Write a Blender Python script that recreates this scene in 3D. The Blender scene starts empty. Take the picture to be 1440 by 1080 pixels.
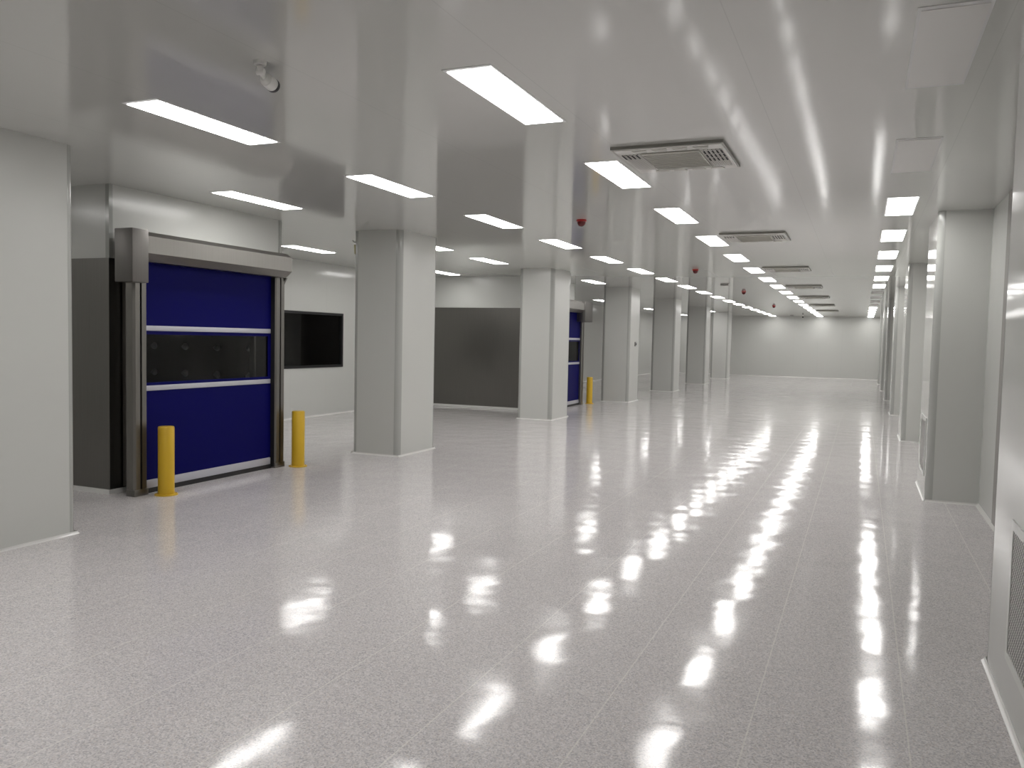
import bpy, bmesh, math, random
from mathutils import Vector, Matrix
random.seed(4)
scn = bpy.context.scene
COL = scn.collection
EYE = 1.693      # eye height above the floor
ZC = 3.177       # ceiling height
XL, XR, YB, YF = -10.4, 1.22, 45.75, -4.0
XW = -5.95       # hall side of the left columns
ORD = ['nearest', 'second', 'third', 'fourth', 'fifth', 'sixth', 'seventh', 'eighth', 'ninth', 'tenth', 'eleventh', 'twelfth',
       'thirteenth', 'fourteenth', 'fifteenth', 'sixteenth', 'seventeenth']

# ------------------------------------------------------------------ materials
def new_mat(name):
    m = bpy.data.materials.new(name); m.use_nodes = True
    nt = m.node_tree
    return m, nt, nt.nodes['Principled BSDF']

def simple(name, col, rough=.4, metal=0, spec=.5):
    m, nt, b = new_mat(name)
    b.inputs['Base Color'].default_value = (*col, 1)
    b.inputs['Roughness'].default_value = rough
    b.inputs['Metallic'].default_value = metal
    b.inputs['Specular IOR Level'].default_value = spec
    return m

def math_node(nt, op, a, b=None, c=None):
    n = nt.nodes.new('ShaderNodeMath'); n.operation = op
    for i, v in enumerate((a, b, c)):
        if v is None: continue
        if isinstance(v, (int, float)): n.inputs[i].default_value = v
        else: nt.links.new(v, n.inputs[i])
    return n.outputs[0]

def mix_col(nt, fac, a, b):
    n = nt.nodes.new('ShaderNodeMix'); n.data_type = 'RGBA'
    for i, v in ((0, fac), (6, a), (7, b)):
        if isinstance(v, (int, float)): n.inputs[i].default_value = v
        elif isinstance(v, tuple): n.inputs[i].default_value = (*v, 1)
        else: nt.links.new(v, n.inputs[i])
    return n.outputs[2]

def coords(nt):
    t = nt.nodes.new('ShaderNodeTexCoord')
    s = nt.nodes.new('ShaderNodeSeparateXYZ'); nt.links.new(t.outputs['Object'], s.inputs[0])
    return t.outputs['Object'], s.outputs

def noise(nt, vec, scale, detail=2, rough=.5, stretch=None):
    if stretch:
        mp = nt.nodes.new('ShaderNodeMapping'); mp.inputs['Scale'].default_value = stretch
        nt.links.new(vec, mp.inputs['Vector']); vec = mp.outputs[0]
    n = nt.nodes.new('ShaderNodeTexNoise'); n.inputs['Scale'].default_value = scale
    n.inputs['Detail'].default_value = detail; n.inputs['Roughness'].default_value = rough
    nt.links.new(vec, n.inputs['Vector'])
    return n.outputs['Fac']

def line_mask(nt, sock, off, period, width):
    f = math_node(nt, 'FRACT', math_node(nt, 'DIVIDE', math_node(nt, 'SUBTRACT', sock, off), period))
    d = math_node(nt, 'ABSOLUTE', math_node(nt, 'SUBTRACT', f, .5))
    return math_node(nt, 'GREATER_THAN', d, .5 - width / period / 2)

def painted(name, col, rough, seam_axis=None, off=0, period=1.18, wave=.0):
    """painted sandwich panel sheet, with thin joints along one axis"""
    m, nt, b = new_mat(name)
    vec, xyz = coords(nt)
    c = col
    if seam_axis is not None:
        k = line_mask(nt, xyz[seam_axis], off, period, .005)
        c = mix_col(nt, math_node(nt, 'MULTIPLY', k, .22), col, tuple(v * .5 for v in col))
        nt.links.new(c, b.inputs['Base Color'])
    else:
        b.inputs['Base Color'].default_value = (*col, 1)
    b.inputs['Roughness'].default_value = rough
    b.inputs['Specular IOR Level'].default_value = .5
    if wave:
        h = noise(nt, vec, 1.3, 2)
        bp = nt.nodes.new('ShaderNodeBump'); bp.inputs['Strength'].default_value = wave
        bp.inputs['Distance'].default_value = .02
        nt.links.new(h, bp.inputs['Height']); nt.links.new(bp.outputs[0], b.inputs['Normal'])
    return m

PAINT = (.615, .622, .595)
M = {}
M['wall'] = painted('white_wall_panel', PAINT, .13, 1, .3, 1.18, .012)
M['wall_x'] = painted('white_wall_panel_end', PAINT, .16, 0, .2, 1.18, .012)
M['column'] = painted('white_column_panel', PAINT, .22)
M['column_gloss'] = painted('glossy_column_panel', PAINT, .09)
M['ceiling'] = painted('white_ceiling_panel', (.635, .64, .61), .075, 0, .55, 1.18, .012)
M['ceiling'].node_tree.nodes['Principled BSDF'].inputs['Specular IOR Level'].default_value = .85
M['trim'] = simple('aluminium_corner', (.42, .427, .405), .16, 0)
M['cove'] = simple('cove_vinyl', (.74, .735, .715), .2)
M['recess_shade'] = simple('grey_recess_shade', (.30, .285, .275), .25)
M['frame'] = simple('lamp_frame', (.80, .80, .80), .35)
M['unlit'] = simple('unlit_diffuser', (.82, .81, .79), .3)
M['ac'] = simple('cassette_plastic', (.70, .69, .65), .10)
M['ac_dark'] = simple('cassette_grille', (.52, .51, .455), .14)
M['ac_edge'] = simple('cassette_edge', (.26, .255, .225), .4)  # greyish edge, darkened further for the shade on the cassette sides
M['slot'] = simple('dark_opening', (.012, .012, .012), .7)
M['black'] = simple('black_rubber', (.010, .010, .011), .5)
M['blue'] = simple('blue_curtain', (.0028, .0028, .090), .5, 0, .08)
M['yellow'] = simple('yellow_paint', (.68, .43, .025), .38)
M['red'] = simple('red_plastic', (.48, .02, .02), .35)
M['red_dark'] = simple('dark_red_lens', (.13, .012, .014), .25)
M['pink'] = simple('pale_red_base', (.50, .22, .22), .4)
M['cam_white'] = simple('camera_white', (.78, .77, .74), .35)
M['chrome'] = simple('chrome', (.85, .85, .87), .10, 1)
M['alu'] = simple('aluminium_rail', (.55, .55, .60), .42, .35)
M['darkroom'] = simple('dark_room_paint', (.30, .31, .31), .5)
M['grey_box'] = simple('grey_plastic', (.30, .29, .28), .35)
M['brass'] = simple('yellowed_hook', (.42, .38, .20), .35, .3)

# brushed stainless steel
def steel(name, col, rough):
    m, nt, b = new_mat(name)
    vec, xyz = coords(nt)
    n = noise(nt, vec, 3, 4, .6, (30, 30, .5))
    c = mix_col(nt, n, tuple(v * .88 for v in col), tuple(v * 1.08 for v in col))
    nt.links.new(c, b.inputs['Base Color'])
    nt.links.new(math_node(nt, 'MULTIPLY_ADD', n, .12, rough - .06), b.inputs['Roughness'])
    b.inputs['Metallic'].default_value = 1
    return m
M['steel'] = steel('brushed_stainless', (.21, .202, .19), .30)
M['steel_light'] = steel('stainless_door_trim', (.30, .288, .272), .32)
M['steel_post'] = steel('stainless_post', (.23, .22, .205), .36)
M['steel_matte'] = steel('stainless_cover', (.21, .20, .19), .46)
M['nozzle'] = simple('nozzle_metal', (.95, .95, .95), .14, .55)
M['steel_in'] = steel('stainless_chamber', (.30, .295, .29), .24)

# emissive diffuser
m, nt, b = new_mat('lit_diffuser')
b.inputs['Base Color'].default_value = (.8, .8, .8, 1)
b.inputs['Emission Color'].default_value = (1, .983, .962, 1)
b.inputs['Emission Strength'].default_value = 10
M['lit'] = m

# clear vinyl strip and dark glazing
def glazing(name, tint, rough, refl=1.5):
    m, nt, b = new_mat(name); nt.nodes.remove(b)
    out = nt.nodes['Material Output']
    tr = nt.nodes.new('ShaderNodeBsdfTransparent'); tr.inputs[0].default_value = (*tint, 1)
    gl = nt.nodes.new('ShaderNodeBsdfGlossy'); gl.inputs['Roughness'].default_value = rough
    gl.inputs['Color'].default_value = (.9, .9, .9, 1)
    fr = nt.nodes.new('ShaderNodeFresnel'); fr.inputs['IOR'].default_value = refl
    mx = nt.nodes.new('ShaderNodeMixShader')
    nt.links.new(fr.outputs[0], mx.inputs[0]); nt.links.new(tr.outputs[0], mx.inputs[1]); nt.links.new(gl.outputs[0], mx.inputs[2])
    nt.links.new(mx.outputs[0], out.inputs['Surface'])
    return m
M['vinyl'] = glazing('clear_vinyl', (.80, .80, .80), .04, 1.2)
M['glass'] = glazing('dark_window_glass', (.75, .78, .78), .02, 1.52)

# speckled vinyl floor with a wax gloss
def floor_material():
    m, nt, b = new_mat('speckled_vinyl_floor')
    vec, xyz = coords(nt)
    vor = nt.nodes.new('ShaderNodeTexVoronoi'); vor.inputs['Scale'].default_value = 150
    nt.links.new(vec, vor.inputs['Vector'])
    sep = nt.nodes.new('ShaderNodeSeparateColor'); nt.links.new(vor.outputs['Color'], sep.inputs[0])
    ramp = nt.nodes.new('ShaderNodeValToRGB')
    cr = ramp.color_ramp; cr.interpolation = 'CONSTANT'
    stops = [(0, (.40, .385, .40)), (.14, (.63, .60, .597)), (.40, (.72, .685, .675)), (.62, (.53, .51, .53)), (.80, (.80, .765, .765)), (.93, (.60, .54, .515))]
    cr.elements[0].position = 0; cr.elements[0].color = (*stops[0][1], 1)
    cr.elements[1].position = stops[1][0]; cr.elements[1].color = (*stops[1][1], 1)
    for p, c in stops[2:]:
        e = cr.elements.new(p); e.color = (*c, 1)
    nt.links.new(sep.outputs[0], ramp.inputs[0])
    fine = noise(nt, vec, 160, 2)
    c = mix_col(nt, math_node(nt, 'MULTIPLY', fine, .35), ramp.outputs[0], (.66, .632, .632))
    big = noise(nt, vec, .8, 3)
    c = mix_col(nt, math_node(nt, 'MULTIPLY', big, .25), c, (.63, .605, .615))
    lx = line_mask(nt, xyz[0], .25, .6445, .007)
    ly = line_mask(nt, xyz[1], 3.73, .6445, .006)
    c = mix_col(nt, math_node(nt, 'MULTIPLY', lx, .48), c, (.88, .86, .80))
    c = mix_col(nt, math_node(nt, 'MULTIPLY', ly, .16), c, (.88, .86, .80))
    nt.links.new(c, b.inputs['Base Color'])
    sm = noise(nt, vec, 1.7, 3)
    nt.links.new(math_node(nt, 'MULTIPLY_ADD', sm, .07, .066), b.inputs['Roughness'])
    h1 = noise(nt, vec, 2.8, .6)
    h2 = noise(nt, vec, 11, 1)
    h = math_node(nt, 'ADD', math_node(nt, 'MULTIPLY', h1, 1.1), math_node(nt, 'MULTIPLY', h2, .09))
    h = math_node(nt, 'SUBTRACT', h, math_node(nt, 'MULTIPLY', lx, .05))
    bp = nt.nodes.new('ShaderNodeBump'); bp.inputs['Strength'].default_value = .10
    bp.inputs['Distance'].default_value = .04
    nt.links.new(h, bp.inputs['Height']); nt.links.new(bp.outputs[0], b.inputs['Normal'])
    b.inputs['Specular IOR Level'].default_value = .30
    return m
M['floor'] = floor_material()

# white sheet with staggered round holes (pattern over two of the object axes)
def perforated(name, ax, ay, pitch, rad, base):
    m, nt, b = new_mat(name)
    vec, xyz = coords(nt)
    masks = []
    for o in (0, .5):
        u = math_node(nt, 'SUBTRACT', math_node(nt, 'FRACT', math_node(nt, 'MULTIPLY_ADD', xyz[ax], 1 / pitch, o)), .5)
        v = math_node(nt, 'SUBTRACT', math_node(nt, 'FRACT', math_node(nt, 'MULTIPLY_ADD', xyz[ay], 1 / pitch, o)), .5)
        d = math_node(nt, 'SQRT', math_node(nt, 'ADD', math_node(nt, 'MULTIPLY', u, u), math_node(nt, 'MULTIPLY', v, v)))
        masks.append(math_node(nt, 'LESS_THAN', d, rad))
    k = math_node(nt, 'MAXIMUM', *masks)
    nt.links.new(mix_col(nt, k, base, (.015, .014, .013)), b.inputs['Base Color'])
    b.inputs['Roughness'].default_value = .4
    return m
M['perf'] = perforated('perforated_sheet', 1, 2, .036, .30, (.62, .61, .58))
M['perf_ac'] = perforated('perforated_cassette_face', 0, 1, .030, .24, (.66, .65, .60))

# ------------------------------------------------------------------ mesh helpers
class MB:
    def __init__(self): self.bm = bmesh.new()
    def box(self, x0, x1, y0, y1, z0, z1, bevel=0, seg=2, edges=None):
        t = bmesh.new(); bmesh.ops.create_cube(t, size=1)
        for v in t.verts:
            v.co = Vector(((x0 + x1) / 2 + v.co.x * (x1 - x0), (y0 + y1) / 2 + v.co.y * (y1 - y0), (z0 + z1) / 2 + v.co.z * (z1 - z0)))
        if bevel:
            es = t.edges[:]
            if edges == 'z': es = [e for e in es if abs(e.verts[0].co.z - e.verts[1].co.z) > 1e-6]
            bmesh.ops.bevel(t, geom=es, offset=bevel, segments=seg, affect='EDGES', profile=.5)
        return self.merge(t)
    def merge(self, t):
        me = bpy.data.meshes.new('t'); t.to_mesh(me); t.free(); self.bm.from_mesh(me); bpy.data.meshes.remove(me)
        return self
    def prism(self, pts, axis, a, b):
        """polygon in the two other axes (in order), pushed from a to b along axis"""
        t = bmesh.new()
        def p3(p, w):
            l = [p[0], p[1]]; l.insert(axis, w); return Vector(l)
        va = [t.verts.new(p3(p, a)) for p in pts]; vb = [t.verts.new(p3(p, b)) for p in pts]
        n = len(pts)
        t.faces.new(va); t.faces.new(vb)
        for i in range(n): t.faces.new((va[i], va[(i + 1) % n], vb[(i + 1) % n], vb[i]))
        bmesh.ops.recalc_face_normals(t, faces=t.faces)
        return self.merge(t)
    def cyl(self, p0, p1, r0, r1=None, seg=24, bevel=0):
        r1 = r0 if r1 is None else r1
        p0, p1 = Vector(p0), Vector(p1); d = p1 - p0
        t = bmesh.new()
        bmesh.ops.create_cone(t, cap_ends=True, segments=seg, radius1=r0, radius2=r1, depth=d.length)
        if bevel:
            es = [e for e in t.edges if any(len(f.verts) > 4 for f in e.link_faces)]
            bmesh.ops.bevel(t, geom=es, offset=bevel, segments=2, affect='EDGES', profile=.5)
        q = d.to_track_quat('Z', 'Y').to_matrix().to_4x4()
        bmesh.ops.transform(t, matrix=Matrix.Translation((p0 + p1) / 2) @ q, verts=t.verts)
        return self.merge(t)
    def lathe(self, prof, seg=28):
        """profile of (radius, z) turned about the z axis"""
        t = bmesh.new(); rings = []
        for r, z in prof:
            if r < 1e-5: rings.append([t.verts.new((0, 0, z))])
            else: rings.append([t.verts.new((r * math.cos(2 * math.pi * i / seg), r * math.sin(2 * math.pi * i / seg), z)) for i in range(seg)])
        for a, b in zip(rings, rings[1:]):
            for i in range(seg):
                j = (i + 1) % seg
                if len(a) == 1 and len(b) == 1: continue
                if len(a) == 1: t.faces.new((a[0], b[i], b[j]))
                elif len(b) == 1: t.faces.new((a[i], a[j], b[0]))
                else: t.faces.new((a[i], a[j], b[j], b[i]))
        for r in (rings[0], rings[-1]):
            if len(r) > 1: t.faces.new(r)
        bmesh.ops.recalc_face_normals(t, faces=t.faces)
        return self.merge(t)
    def shift(self, v):
        bmesh.ops.translate(self.bm, vec=Vector(v), verts=self.bm.verts); return self
    def flip_y(self):
        for v in self.bm.verts: v.co.y = -v.co.y
        bmesh.ops.reverse_faces(self.bm, faces=self.bm.faces); return self
    def build(self, name, mat, parent=None, loc=(0, 0, 0)):
        me = bpy.data.meshes.new(name)
        self.bm.to_mesh(me); self.bm.free()
        for p in me.polygons: p.use_smooth = True
        me.set_sharp_from_angle(angle=math.radians(32))
        me.materials.append(mat)
        o = bpy.data.objects.new(name, me); COL.objects.link(o)
        o.location = loc
        if parent: o.parent = parent
        return o

def thing(name, label, cat, loc=(0, 0, 0), group=None):
    o = bpy.data.objects.new(name, None); COL.objects.link(o)
    o.empty_display_size = .1
    o.location = loc
    return tag(o, label, cat, group)

def tag(o, label, cat, group=None):
    o['label'] = label; o['category'] = cat
    if group: o['group'] = group
    return o

def dup(root, loc, label=None):
    r = root.copy(); COL.objects.link(r); r.location = loc
    if label: r['label'] = label
    for ch in root.children:
        c = ch.copy(); COL.objects.link(c); c.parent = r
        for g in ch.children:
            d = g.copy(); COL.objects.link(d); d.parent = c
    return r

def struct(name, mb, mat, parent=None):
    o = mb.build(name, mat, parent)
    if parent is None: o['kind'] = 'structure'
    return o

# ------------------------------------------------------------------ the hall
struct('floor', MB().box(XL - .15, XR + .15, YF - .15, YB + .15, -.12, 0), M['floor'])
struct('ceiling', MB().box(XL - .15, XR + .15, YF - .15, YB + .15, ZC, ZC + .12), M['ceiling'])
WY0, WY1, WZ0, WZ1 = 12.45, 15.06, 1.01, 2.16           # the dark window in the left wall
wl = MB()
wl.box(XL - .1, XL, YF, WY0, 0, ZC); wl.box(XL - .1, XL, WY1, YB, 0, ZC)
wl.box(XL - .1, XL, WY0, WY1, 0, WZ0); wl.box(XL - .1, XL, WY0, WY1, WZ1, ZC)
struct('wall_left', wl, M['wall'])
struct('wall_right', MB().box(XR, XR + .1, YF, YB, 0, ZC), M['wall'])
struct('wall_back', MB().box(XL - .1, XR + .1, YB, YB + .1, 0, ZC), M['wall_x'])
struct('wall_front', MB().box(XL - .1, XR + .1, YF - .1, YF, 0, ZC), M['wall_x'])
def cove_x(x, s, y0, y1, h=.03):
    return MB().prism([(x, 0), (x + s * h, 0), (x + s * h * .75, h * .12), (x + s * h * .3, h * .45), (x + s * h * .12, h), (x, h)], 1, y0, y1)
def cove_y(y, s, x0, x1, h=.03):
    return MB().prism([(y, 0), (y + s * h, 0), (y + s * h * .75, h * .12), (y + s * h * .3, h * .45), (y + s * h * .12, h), (y, h)], 0, x0, x1)
struct('baseboard_left', cove_x(XL, 1, YF, YB - .05), M['cove'])
struct('baseboard_right', cove_x(XR, -1, YF, YB - .05), M['cove'])
struct('baseboard_back', cove_y(YB, -1, XL + .05, XR - .05), M['cove'])
struct('recess_shade_strip', MB().box(XR - .006, XR, 8.1, 9.07, 0, ZC), M['recess_shade'])  # flat strip, its dark grey painted in place of a set-back wall's shade
# window: black frame, dark pane, an unlit room behind it
win = struct('window_1', MB().box(XL - .07, XL + .012, WY0, WY0 + .05, WZ0, WZ1).box(XL - .07, XL + .012, WY1 - .05, WY1, WZ0, WZ1)
             .box(XL - .07, XL + .012, WY0 + .05, WY1 - .05, WZ0, WZ0 + .05).box(XL - .07, XL + .012, WY0 + .05, WY1 - .05, WZ1 - .05, WZ1), M['black'])
struct('window_pane', MB().box(XL - .03, XL - .02, WY0 + .05, WY1 - .05, WZ0 + .05, WZ1 - .05), M['glass'], win)
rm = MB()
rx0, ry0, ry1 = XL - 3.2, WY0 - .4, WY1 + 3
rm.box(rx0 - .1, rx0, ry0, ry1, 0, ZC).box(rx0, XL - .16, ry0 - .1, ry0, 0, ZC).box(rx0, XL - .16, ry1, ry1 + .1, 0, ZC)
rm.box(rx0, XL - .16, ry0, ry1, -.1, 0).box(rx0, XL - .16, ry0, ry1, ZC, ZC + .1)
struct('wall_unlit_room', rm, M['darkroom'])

# ------------------------------------------------------------------ columns
def column(x0, x1, y0, y1, label, group, corners, coves, r=.075, mat='column'):
    """panel-clad column; corners: which vertical corners carry a rounded profile (sx, sy)"""
    root = thing('column', label, 'column', ((x0 + x1) / 2, (y0 + y1) / 2, 0), group)
    a, b = (x1 - x0) / 2, (y1 - y0) / 2
    pts = []
    for sx, sy in ((-1, -1), (1, -1), (1, 1), (-1, 1)):
        if (sx, sy) in corners:
            p, q = (sx * (a - r), sy * b), (sx * a, sy * (b - r))
            pts += [p, q] if sx * sy < 0 else [q, p]
        else: pts.append((sx * a, sy * b))
    MB().prism(pts, 2, 0, ZC).build('column_panel', M[mat], root)
    for sx, sy in corners:
        arc = [(sx * (a - r + (r + .0005) * math.sin(t * math.pi / 12)), sy * (b - r + (r + .0005) * math.cos(t * math.pi / 12))) for t in range(7)]
        MB().prism(arc, 2, 0, ZC).build('corner_trim', M['trim'], root)
    cv = MB(); h = .022
    for sx, sy in coves:
        if sx: cv.merge(cove_x(sx * a, sx, -b, b, h).bm)
        else: cv.merge(cove_y(sy * b, sy, -a, a, h).bm)
    cv.build('base_cove', M['cove'], root)
    return root
ALL4 = ((-1, -1), (1, -1), (1, 1), (-1, 1)); SIDES = ((-1, 0), (1, 0), (0, -1), (0, 1))
lc = [(3.75, 4.84), (9.98, 11.06), (16.15, 17.25), (22.25, 23.35), (28.15, 29.2), (34.25, 35.3), (40.35, 41.4)]
lab = ['wide pale column cut off by the left edge of the photo', 'pale grey column just right of the dark wall window, nearest free one of the left row',
       'pale grey column right of the dark steel chamber face, hiding the far blue door', 'pale grey column just right of the farthest yellow bollard',
       'fourth free standing column of the left row, counted from the camera', 'fifth free standing column of the left row, slim in the distance',
       'farthest column of the left row, beside the end wall']
for (y0, y1), l in zip(lc, lab):
    column(-6.72, XW + (.02 if y0 > 20 else 0), y0, y1, l, 'left row of columns', ALL4, SIDES)
rc = [(3.40, 5.07), (10.1, 11.5), (16.3, 17.5), (22.4, 23.5), (28.5, 29.6), (34.6, 35.7), (40.7, 41.8)]
rl = ['column at the right edge of the photo with the perforated grille', 'broad grey column on the right wall, nearest full height one',
      'second full height column on the right wall, behind the broad one', 'third full height column on the right wall, a narrow sliver',
      'fourth full height column on the right wall, far away', 'fifth full height column on the right wall, far away', 'column on the right wall closest to the end wall']
for i, ((y0, y1), l) in enumerate(zip(rc, rl)):
    column(.685 if i == 0 else .70, XR, y0, y1, l, 'columns along the right wall', ((-1, -1), (-1, 1)), ((-1, 0), (0, -1), (0, 1)), mat='column_gloss')

# small dark device on the side of one column
o = thing('wall_sensor', 'small dark device on the side of the column beyond the far bollard', 'sensor', (XW + .02, 22.85, 1.56))
MB().box(0, .03, -.06, .06, 0, .12, .006).build('housing', M['grey_box'], o)
MB().box(.03, .036, -.035, .035, .03, .09).build('screen', M['black'], o)
# yellowed hooks on the corner of the nearest free column
o = thing('cable_hook', 'small yellowed hooks at the top left edge of the nearest free column', 'hook', (-6.724, 10.06, 2.86))
hk = MB().box(-.012, 0, -.012, .012, 0, .33, .003)
hk.build('strip', M['trim'], o)
for z in (.165, .315):
    MB().cyl((-.012, 0, z), (-.05, -.005, z + .012), .007, seg=10).cyl((-.05, -.005, z + .012), (-.066, -.005, z + .03), .007, seg=10).build('prong', M['grey_box'], o)
MB().cyl((-.028, 0, .0), (-.028, 0, .13), .008, .018, seg=12).build('tag', M['brass'], o)

# ------------------------------------------------------------------ ceiling lights
def make_light(lit):
    root = thing('ceiling_light', '', 'ceiling light')
    w, l = .1346, .5848; W, Lh = .150, .62
    fr = MB()
    fr.box(-W, W, l, Lh, -.003, 0).box(-W, W, -Lh, -l, -.003, 0).box(-W, -w, -l, l, -.003, 0).box(w, W, -l, l, -.003, 0)
    fr.build('frame', M['frame'], root)
    MB().box(-w, w, -l, l, -.006, 0).build('diffuser', M['lit'] if lit else M['unlit'], root)
    return root
protos = {}
def light(x, y, label, group, lit=True):
    if lit not in protos:
        o = protos[lit] = make_light(lit); o.location = (x, y, ZC); o['label'] = label
    else:
        o = dup(protos[lit], (x, y, ZC), label)
    if group: o['group'] = group
    return o
GA, GB, GC, GD = 'lit panels of the left hall row', 'lit panels of the middle hall row', 'panels of the right hall row', 'lit panels of the side bay'
for k in range(17):
    light(-4.3646, 4.636 + 2.5 * k, ('big bright ceiling panel left of the bullet camera, nearest of the left hall row' if k == 0 else
          ORD[k] + ' bright ceiling panel of the left hall row, counted from the camera'), GA)
for k in range(17):
    light(-2.0655, 4.749 + 2.5 * k, ('largest bright ceiling panel, nearest of the middle row' if k == 0 else
          'bright ceiling panel beside the nearest air conditioning cassette' if k == 1 else
          ORD[k] + ' bright ceiling panel of the middle row, counted from the camera'), GB)
unlit = (0, 1, 8, 9, 10, 11)
lit_c = [k for k in range(17) if k not in unlit]
for k in range(17):
    if k in unlit:
        n = unlit.index(k)
        l = ['large unlit ceiling panel in the top right corner of the photo', 'unlit ceiling panel just before the first bright one of the right row'][n] if n < 2 else \
            ORD[n - 2] + ' unlit panel in the dark gap of the right hand light row'
        light(.3122, 4.693 + 2.5 * k, l, GC, False)
    else:
        light(.3122, 4.693 + 2.5 * k, ORD[lit_c.index(k)] + ' bright ceiling panel of the right row along the right wall', GC)
for (x, y, l) in [(-6.28, 7.46, 'bright ceiling panel in front of the near blue roll-up door'),
                  (-6.6, 11.98, 'bright ceiling panel half hidden by the right side of the nearest free column'),
                  (-6.66, 14.47, 'bright ceiling panel above the gap showing the dark steel chamber face'),
                  (-6.33, 20.1, 'bright ceiling panel in front of the far blue roll-up door'),
                  (-6.6, 2.1, 'bright side bay panel beside the photographer, left of the hall'),
                  (-6.6, 39.1, 'bright speck of a ceiling panel beside the farthest left column')]:
    light(x, y, l, GD)
for k, l in {0: 'bright side bay panel level with the photographer, far left',
             1: 'bright ceiling panel in the side bay before the near door', 3: 'bright ceiling panel in the side bay behind the near steel chamber',
             4: 'bright ceiling panel just right of the near door header, above the dark window', 5: 'bright side bay panel hidden behind the nearest free column',
             6: 'bright panel low behind the nearest free column, close to the dark steel chamber', 9: 'bright side bay panel just beyond the far steel chamber',
             11: 'bright side bay panel above the wall right of the far blue door', 14: 'thin bright panel seen just left of the fourth free column', 16: 'thin bright panel seen just left of the fifth free column',
             17: 'farthest thin bright panel of the side bay'}.items():
    light(-8.95, 4.42 + 2.5 * (k - 1), l, GD)
# the rows go on overhead and behind the photographer
for x, y0, n in ((-4.3646, 4.636, 'left'), (-2.0655, 4.749, 'middle')):
    for k in (1, 2):
        light(x, y0 - 2.5 * k, 'bright ceiling panel of the %s row %s' % (n, ('overhead of the photographer', 'behind the photographer')[k - 1]), None)

# ------------------------------------------------------------------ air conditioning cassettes
def make_ac():
    root = thing('air_conditioner', '', 'air conditioner')
    W, L = .42, .45; d = -.028
    pn = MB(); t = bmesh.new(); bmesh.ops.create_cube(t, size=1)
    for v in t.verts:
        k = 1 if v.co.z > 0 else .965
        v.co = Vector((v.co.x * 2 * W * k, v.co.y * 2 * L * k, (v.co.z - .5) * .028))
    pn.merge(t); pn.build('face_panel', M['ac'], root)
    MB().box(-W - .005, W + .005, -L - .005, L + .005, -.022, 0).build('edge_frame', M['ac_edge'], root)
    g = MB().box(-.225, .225, -.30, .33, d - .010, d, .006)
    for k in range(13):
        y = -.24 + k * .041
        g.box(-.215, .215, y - .02, y - .012, d - .014, d - .009)
    g.build('intake_grille', M['ac_dark'], root)
    for k in range(4):
        x = -.27 + k * .155
        MB().prism([(x, -.40), (x + .115, -.40), (x + .10, -.325), (x + .015, -.325)], 2, d - .004, d + .002).build('outlet_louver', M['ac_dark'], root)
    for k in range(4):
        x = -.27 + k * .155
        MB().prism([(x + .015, .35), (x + .10, .35), (x + .115, .41), (x, .41)], 2, d - .004, d + .002).build('outlet_louver', M['ac_dark'], root)
    for s in (-1, 1):
        MB().box(s * .31 - .075, s * .31 + .075, -.28, .30, d - .004, d + .001).build('perforated_side', M['perf_ac'], root)
    sl = MB()
    for i in range(5):
        for j in range(3):
            x = .245 + i * .032; y = -.25 + j * .125
            sl.box(x, x + .012, y, y + .085, d - .007, d - .003)
    sl.build('air_slots', M['slot'], root); sl = MB()
    for i in range(4):
        x = -.38 + i * .036
        sl.box(x, x + .011, -.27, -.15, d - .007, d - .003)
    sl.build('air_slots', M['slot'], root)
    return root
AL = ['air conditioning cassette with visible slots, nearest and largest on the ceiling', 'second air conditioning cassette from the camera, seen flat',
      'third air conditioning cassette from the camera, a thin strip', 'fourth air conditioning cassette from the camera, a thin strip',
      'fifth air conditioning cassette from the camera, a thin strip', 'sixth air conditioning cassette from the camera, a thin strip', 'farthest air conditioning cassette, near the end wall']
ac = None
for y, l in zip((6.64, 11.85, 17.0, 22.2, 27.0, 32.35, 37.5), AL):
    if ac is None:
        ac = make_ac(); ac.location = (-1.42, y, ZC); ac['label'] = l; ac['group'] = 'air conditioning cassettes'
    else: dup(ac, (-1.42, y, ZC), l)

# ------------------------------------------------------------------ red sounders, small ceiling boxes
def make_alarm():
    root = thing('alarm_sounder', '', 'alarm')
    MB().lathe([(0, 0), (.062, 0), (.062, -.022), (.054, -.026), (0, -.026)]).build('base', M['red'], root)
    MB().lathe([(.052, -.026), (.050, -.045), (.040, -.066), (.022, -.080), (0, -.085)]).build('lens', M['red_dark'], root)
    return root
al = None
for (x, y), l in zip(((-3.25, 9.75), (-3.18, 16.9), (-3.17, 24.2), (-3.19, 33.1)),
                     ('red alarm dome on the ceiling, nearest of the four', 'second red alarm dome from the camera, above the fifth left column',
                      'third red alarm dome from the camera', 'farthest red alarm dome, near the end wall')):
    if al is None:
        al = make_alarm(); al.location = (x, y, ZC); al['label'] = l; al['group'] = 'red alarm domes'
    else: dup(al, (x, y, ZC), l)
for x, y, w, l in ((-3.26, 21.3, .10, 'small flat grey plate on the ceiling between the second and third red alarms'),
                   (-3.34, 43.9, .09, 'tiny grey box on the ceiling beside the far camera')):
    o = thing('ceiling_detector', l, 'detector', (x, y, ZC))
    MB().box(-w, w, -w, w, -.03, 0, .006).build('base_plate', M['grey_box'], o)
    MB().lathe([(0, -.03), (w * .55, -.03), (w * .4, -.036), (0, -.037)]).build('sensor_cap', M['grey_box'], o)

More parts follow.
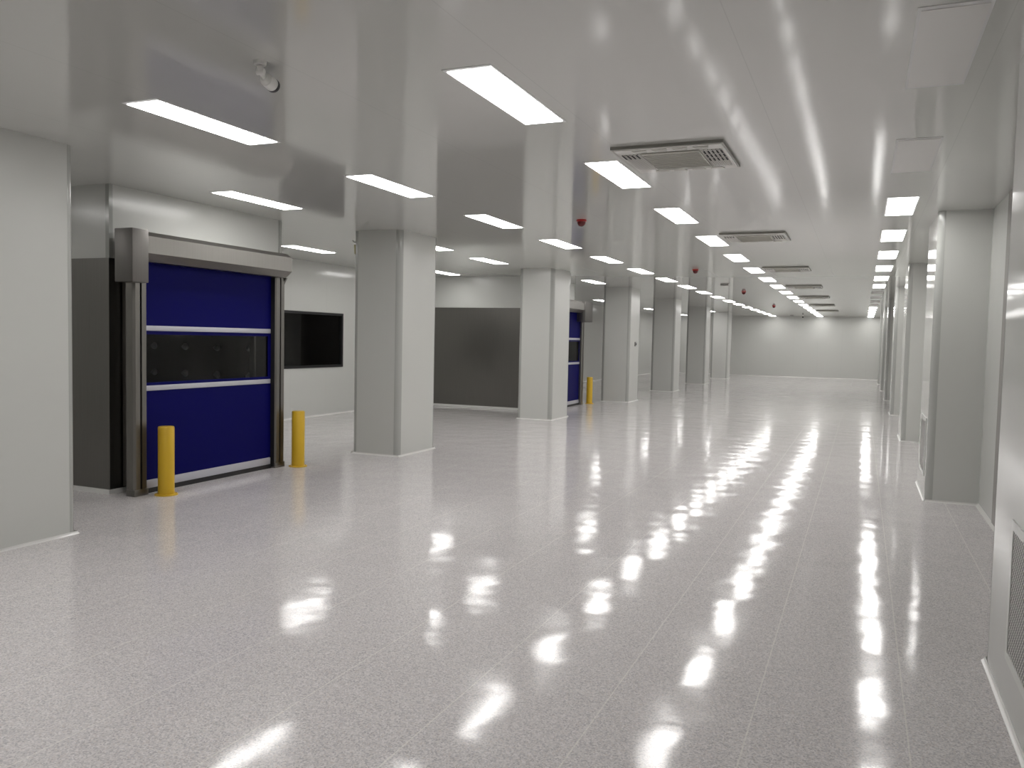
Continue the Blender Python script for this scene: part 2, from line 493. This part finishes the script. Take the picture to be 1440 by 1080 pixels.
# ------------------------------------------------------------------ bullet cameras
def make_camera():
    root = thing('security_camera', '', 'security camera')
    # local frame: mount at the ceiling, body aims along +Y
    MB().cyl((0, 0, 0), (0, 0, -.020), .036, .032, 28).build('mount', M['cam_white'], root)
    ar = MB().cyl((0, 0, -.024), (0, .004, -.050), .020, .017, 16).cyl((-.022, .006, -.054), (.022, .006, -.054), .017, seg=16)
    ar.cyl((0, .006, -.054), (0, .048, -.074), .013, seg=12)
    ar.build('bracket', M['cam_white'], root)
    d = Vector((0, 1, -.07)).normalized(); p = Vector((0, .045, -.074))
    body = MB().cyl(p, p + d * .022, .018, .033, 28).cyl(p + d * .022, p + d * .098, .035, .038, 28)
    b = body.build('body', M['cam_white'], root)
    MB().cyl(p + d * .098, p + d * .126, .039, .039, 28, .003).build('lens_ring', M['black'], root)
    MB().cyl(p + d * .126, p + d * .128, .024, seg=20).build('lens', M['slot'], root)
    return root
cam1 = make_camera()
cam1.location = (-3.09, 3.67, ZC); cam1.rotation_euler = (0, 0, math.radians(14))
cam1['label'] = 'white bullet camera with black front on the ceiling near the top left'; cam1['group'] = 'security cameras'
c2 = dup(cam1, (-2.81, 43.9, ZC), 'tiny bullet camera on the ceiling at the end wall, pointing this way')
c2.rotation_euler = (0, 0, math.radians(180))

# ------------------------------------------------------------------ steel air shower chambers
XS = -7.09
def chamber(y0, y1, label, open0, open1):
    """stainless chamber between y0 and y1 with white panels above; door opening open0..open1 in its hall side"""
    root = thing('air_shower', label, 'air shower', (XS, y0, 0), 'steel air shower chambers')
    H = 2.43; L = y1 - y0; xb = XL - XS
    MB().box(xb, 0, 0, .07, .05, H).build('near_wall', M['steel'], root)
    MB().box(xb, 0, L - .07, L, .05, H).build('far_wall', M['steel'], root)
    fw = MB().box(-.07, 0, .07, open0 - y0, .05, H).box(-.07, 0, open1 - y0, L - .07, .05, H).box(-.07, 0, open0 - y0, open1 - y0, 2.38, H)
    fw.build('front_wall', M['steel'], root)
    ln = MB().box(xb, -.07, .07, .09, 0, H - .04).box(xb, -.07, L - .09, L - .07, 0, H - .04).box(xb, xb + .02, .09, L - .09, 0, H - .04).box(xb, -.07, .07, L - .07, H - .04, H)
    ln.build('inner_lining', M['steel_in'], root)
    up = MB().box(xb, -.012, .012, L - .012, H, ZC)
    up.build('upper_panel', M['column'], root)
    for y in (.0, L):
        s = 1 if y == 0 else -1
        MB().box(-.05, .0, y + s * .004, y + s * .05, H, ZC).build('upper_corner_trim', M['trim'], root)
    for q in ((xb, 0, -.012, .07), (xb, 0, L - .07, L + .012), (-.07, 0, .07, open0 - y0), (-.07, 0, open1 - y0, L - .07)):
        MB().box(*q, 0, .05).build('base_cove', M['cove'], root)
    # jet nozzles on the inner side walls
    for side in (L - .09, .09):
        s = -1 if side > 1 else 1
        for x in (-.45, -1.0, -1.57, -2.14, -2.7):
            for z in (.75, 1.12, 1.49, 1.86):
                nz = MB().cyl((x, side, z), (x, side + s * .012, z), .050, .044, 20).cyl((x, side + s * .012, z), (x, side + s * .050, z), .036, .022, 18)
                nz.build('nozzle', M['nozzle'], root)
    return root
chamber(6.15, 8.86, 'near stainless chamber behind the first blue door, white panels above', 6.36, 8.33)
chamber(18.1, 20.93, 'far dark stainless chamber seen between the first two free columns', 18.63, 20.56)

# ------------------------------------------------------------------ roll-up doors
def rollup_door(yorg, s, cap_w, label):
    """s=1: motor cover at the near end; s=-1: mirrored, motor cover at the far end. y runs away from the motor cover."""
    root = thing('roll_up_door', label, 'door', (XS, yorg, 0), 'blue roll-up doors')
    def put(mb, name, mat, par=root):
        if s < 0: mb.flip_y()
        return mb.build(name, mat, par)
    X = lambda x: x - XS
    xf = X(-6.76)
    for y0, y1 in ((.16, .335), (2.34, 2.525)):
        c = (y0 + y1) / 2
        xb_ = X(-6.87)
        prof = [(xb_, y0), (xf - .02, y0), (xf, y0 + .02), (xf, c - .012), (xf - .03, c - .012), (xf - .03, c + .012), (xf, c + .012), (xf, y1 - .02), (xf - .02, y1), (xb_, y1)]
        na, nb = (y1 - .035, y1 - .005) if y0 < 1 else (y0 + .005, y0 + .035)
        p = put(MB().prism(prof, 2, .07, 2.40).box(.016, xb_, na, nb, .07, 2.38), 'side_post', M['steel_post'])
        put(MB().box(xf - .029, xf - .024, c - .011, c + .011, .10, 2.36), 'track_slot', M['slot'], p)
        put(MB().box(xb_ - .004, xf + .004, y0 - .003, y1 + .003, 0, .07, .006), 'foot', M['steel'], p)
    hx = X(-6.62)
    h0 = cap_w
    hp = [(X(-6.99), 2.40), (hx - .09, 2.40), (hx, 2.475), (hx, 2.645), (hx - .08, 2.695), (X(-6.99), 2.695)]
    hd = put(MB().prism(hp, 1, h0, 2.475).box(.016, X(-6.99), .75, 2.47, 2.405, 2.69), 'header', M['steel_light'])
    put(MB().prism([(xf - .02, 2.40), (xf + .03, 2.40), (xf - .02, 2.31)], 1, 2.50, 2.525), 'bracket', M['steel'])
    put(MB().box(X(-6.84), X(-6.60), 0, h0, 2.175, 2.70, .006), 'motor_cover', M['steel_matte'])
    put(MB().box(X(-6.83), xf - .012, 2.334, 2.34, .02, 2.39), 'guide_brush', M['black'])
    xc0, xc1 = X(-6.845), X(-6.83)
    ya, yb = .335, 2.34
    W0, W1 = .36, 2.285
    cu = MB().box(xc0, xc1, ya, yb, 1.66, 2.42).box(xc0, xc1, ya, yb, .13, 1.158).box(xc0, xc1, ya, W0, 1.158, 1.66).box(xc0, xc1, W1, yb, 1.158, 1.66)
    cu = put(cu, 'curtain', M['blue'])
    put(MB().box(xc0 + .004, xc0 + .008, W0, W1, 1.158, 1.66), 'vision_strip', M['vinyl'], cu)
    for z in (1.697, 1.072):
        put(MB().box(xc0 - .01, X(-6.818), ya, yb - .02, z, z + .054, .005), 'stiffener_rail', M['alu'], cu)
    put(MB().box(xc0 - .02, X(-6.812), ya, yb - .02, .052, .137, .005), 'bottom_bar', M['alu'], cu)
    put(MB().box(xc0 - .015, X(-6.816), ya, yb, 0.0, .052), 'rubber_seal', M['black'], cu)
    return root
rollup_door(6.0, 1, .20, 'near blue roll-up door in a steel frame, with dark vision strip')
rollup_door(20.93, -1, .62, 'far blue roll-up door, partly hidden behind a column')

# ------------------------------------------------------------------ bollards
def make_bollard():
    root = thing('bollard', '', 'bollard')
    MB().lathe([(0, .012), (.081, .012), (.081, .700), (.075, .712), (0, .716)], 32).build('post', M['yellow'], root)
    pl = MB().lathe([(0, 0), (.115, 0), (.115, .009), (.109, .012), (0, .012)], 32)
    p = pl.build('base_plate', M['yellow'], root)
    bo = MB()
    for k in range(4):
        a = math.pi / 4 + k * math.pi / 2
        bo.cyl((.097 * math.cos(a), .097 * math.sin(a), .011), (.097 * math.cos(a), .097 * math.sin(a), .018), .008, seg=6)
    bo.build('bolts', M['yellow'], p)
    return root
bo = None
for x, y, l in ((-6.60, 6.42, 'yellow bollard in front of the left post of the near blue door'), (-6.62, 8.62, 'yellow bollard at the right post of the near blue door'),
                (-6.70, 21.15, 'thin far yellow bollard beside the far blue door')):
    if bo is None:
        bo = make_bollard(); bo.location = (x, y, 0); bo['label'] = l; bo['group'] = 'yellow bollards'
    else: dup(bo, (x, y, 0), l)

# ------------------------------------------------------------------ return air grilles
def grille(x, y0, y1, z0, z1, label):
    o = thing('air_grille', label, 'air grille', (x, (y0 + y1) / 2, z0), 'perforated return air grilles')
    h = (y1 - y0) / 2; H = z1 - z0; f = .045
    MB().box(-.008, 0, -h, -h + f, 0, H).box(-.008, 0, h - f, h, 0, H).box(-.008, 0, -h + f, h - f, 0, f).box(-.008, 0, -h + f, h - f, H - f, H).build('frame', M['column'], o)
    MB().box(-.005, 0, -h + f, h - f, f, H - f).build('perforated_sheet', M['perf'], o)
grille(.685, 3.66, 4.43, .24, .90, 'perforated metal air grille at the right edge of the photo')
grille(.70, 10.35, 11.15, .24, .90, 'perforated air grille on the side of the broad right hand column, seen edge on')

# ------------------------------------------------------------------ world, camera, colour
w = bpy.data.worlds.new('World'); scn.world = w; w.use_nodes = True
w.node_tree.nodes['Background'].inputs[0].default_value = (.02, .02, .02, 1)
w.node_tree.nodes['Background'].inputs[1].default_value = .2

cd = bpy.data.cameras.new('camera'); co = bpy.data.objects.new('camera', cd); COL.objects.link(co)
cd.sensor_fit = 'HORIZONTAL'; cd.sensor_width = 36; cd.lens = 36 * 1158.2 / 1440
cd.clip_start = .05; cd.clip_end = 200
R = Matrix(((0.92002419, 0.39127991, 0.02134294), (-0.04100759, 0.04196947, 0.99827699), (-0.38970998, 0.9193142, -0.05465837)))
rot = Matrix((R[0], R[1], -R[2])).transposed().to_4x4()
co.matrix_world = Matrix.Translation((0, 0, EYE)) @ rot
scn.camera = co
vs = scn.view_settings
vs.view_transform = 'Standard'; vs.look = 'None'; vs.gamma = 1; vs.use_curve_mapping = False
vs.exposure = 0.57
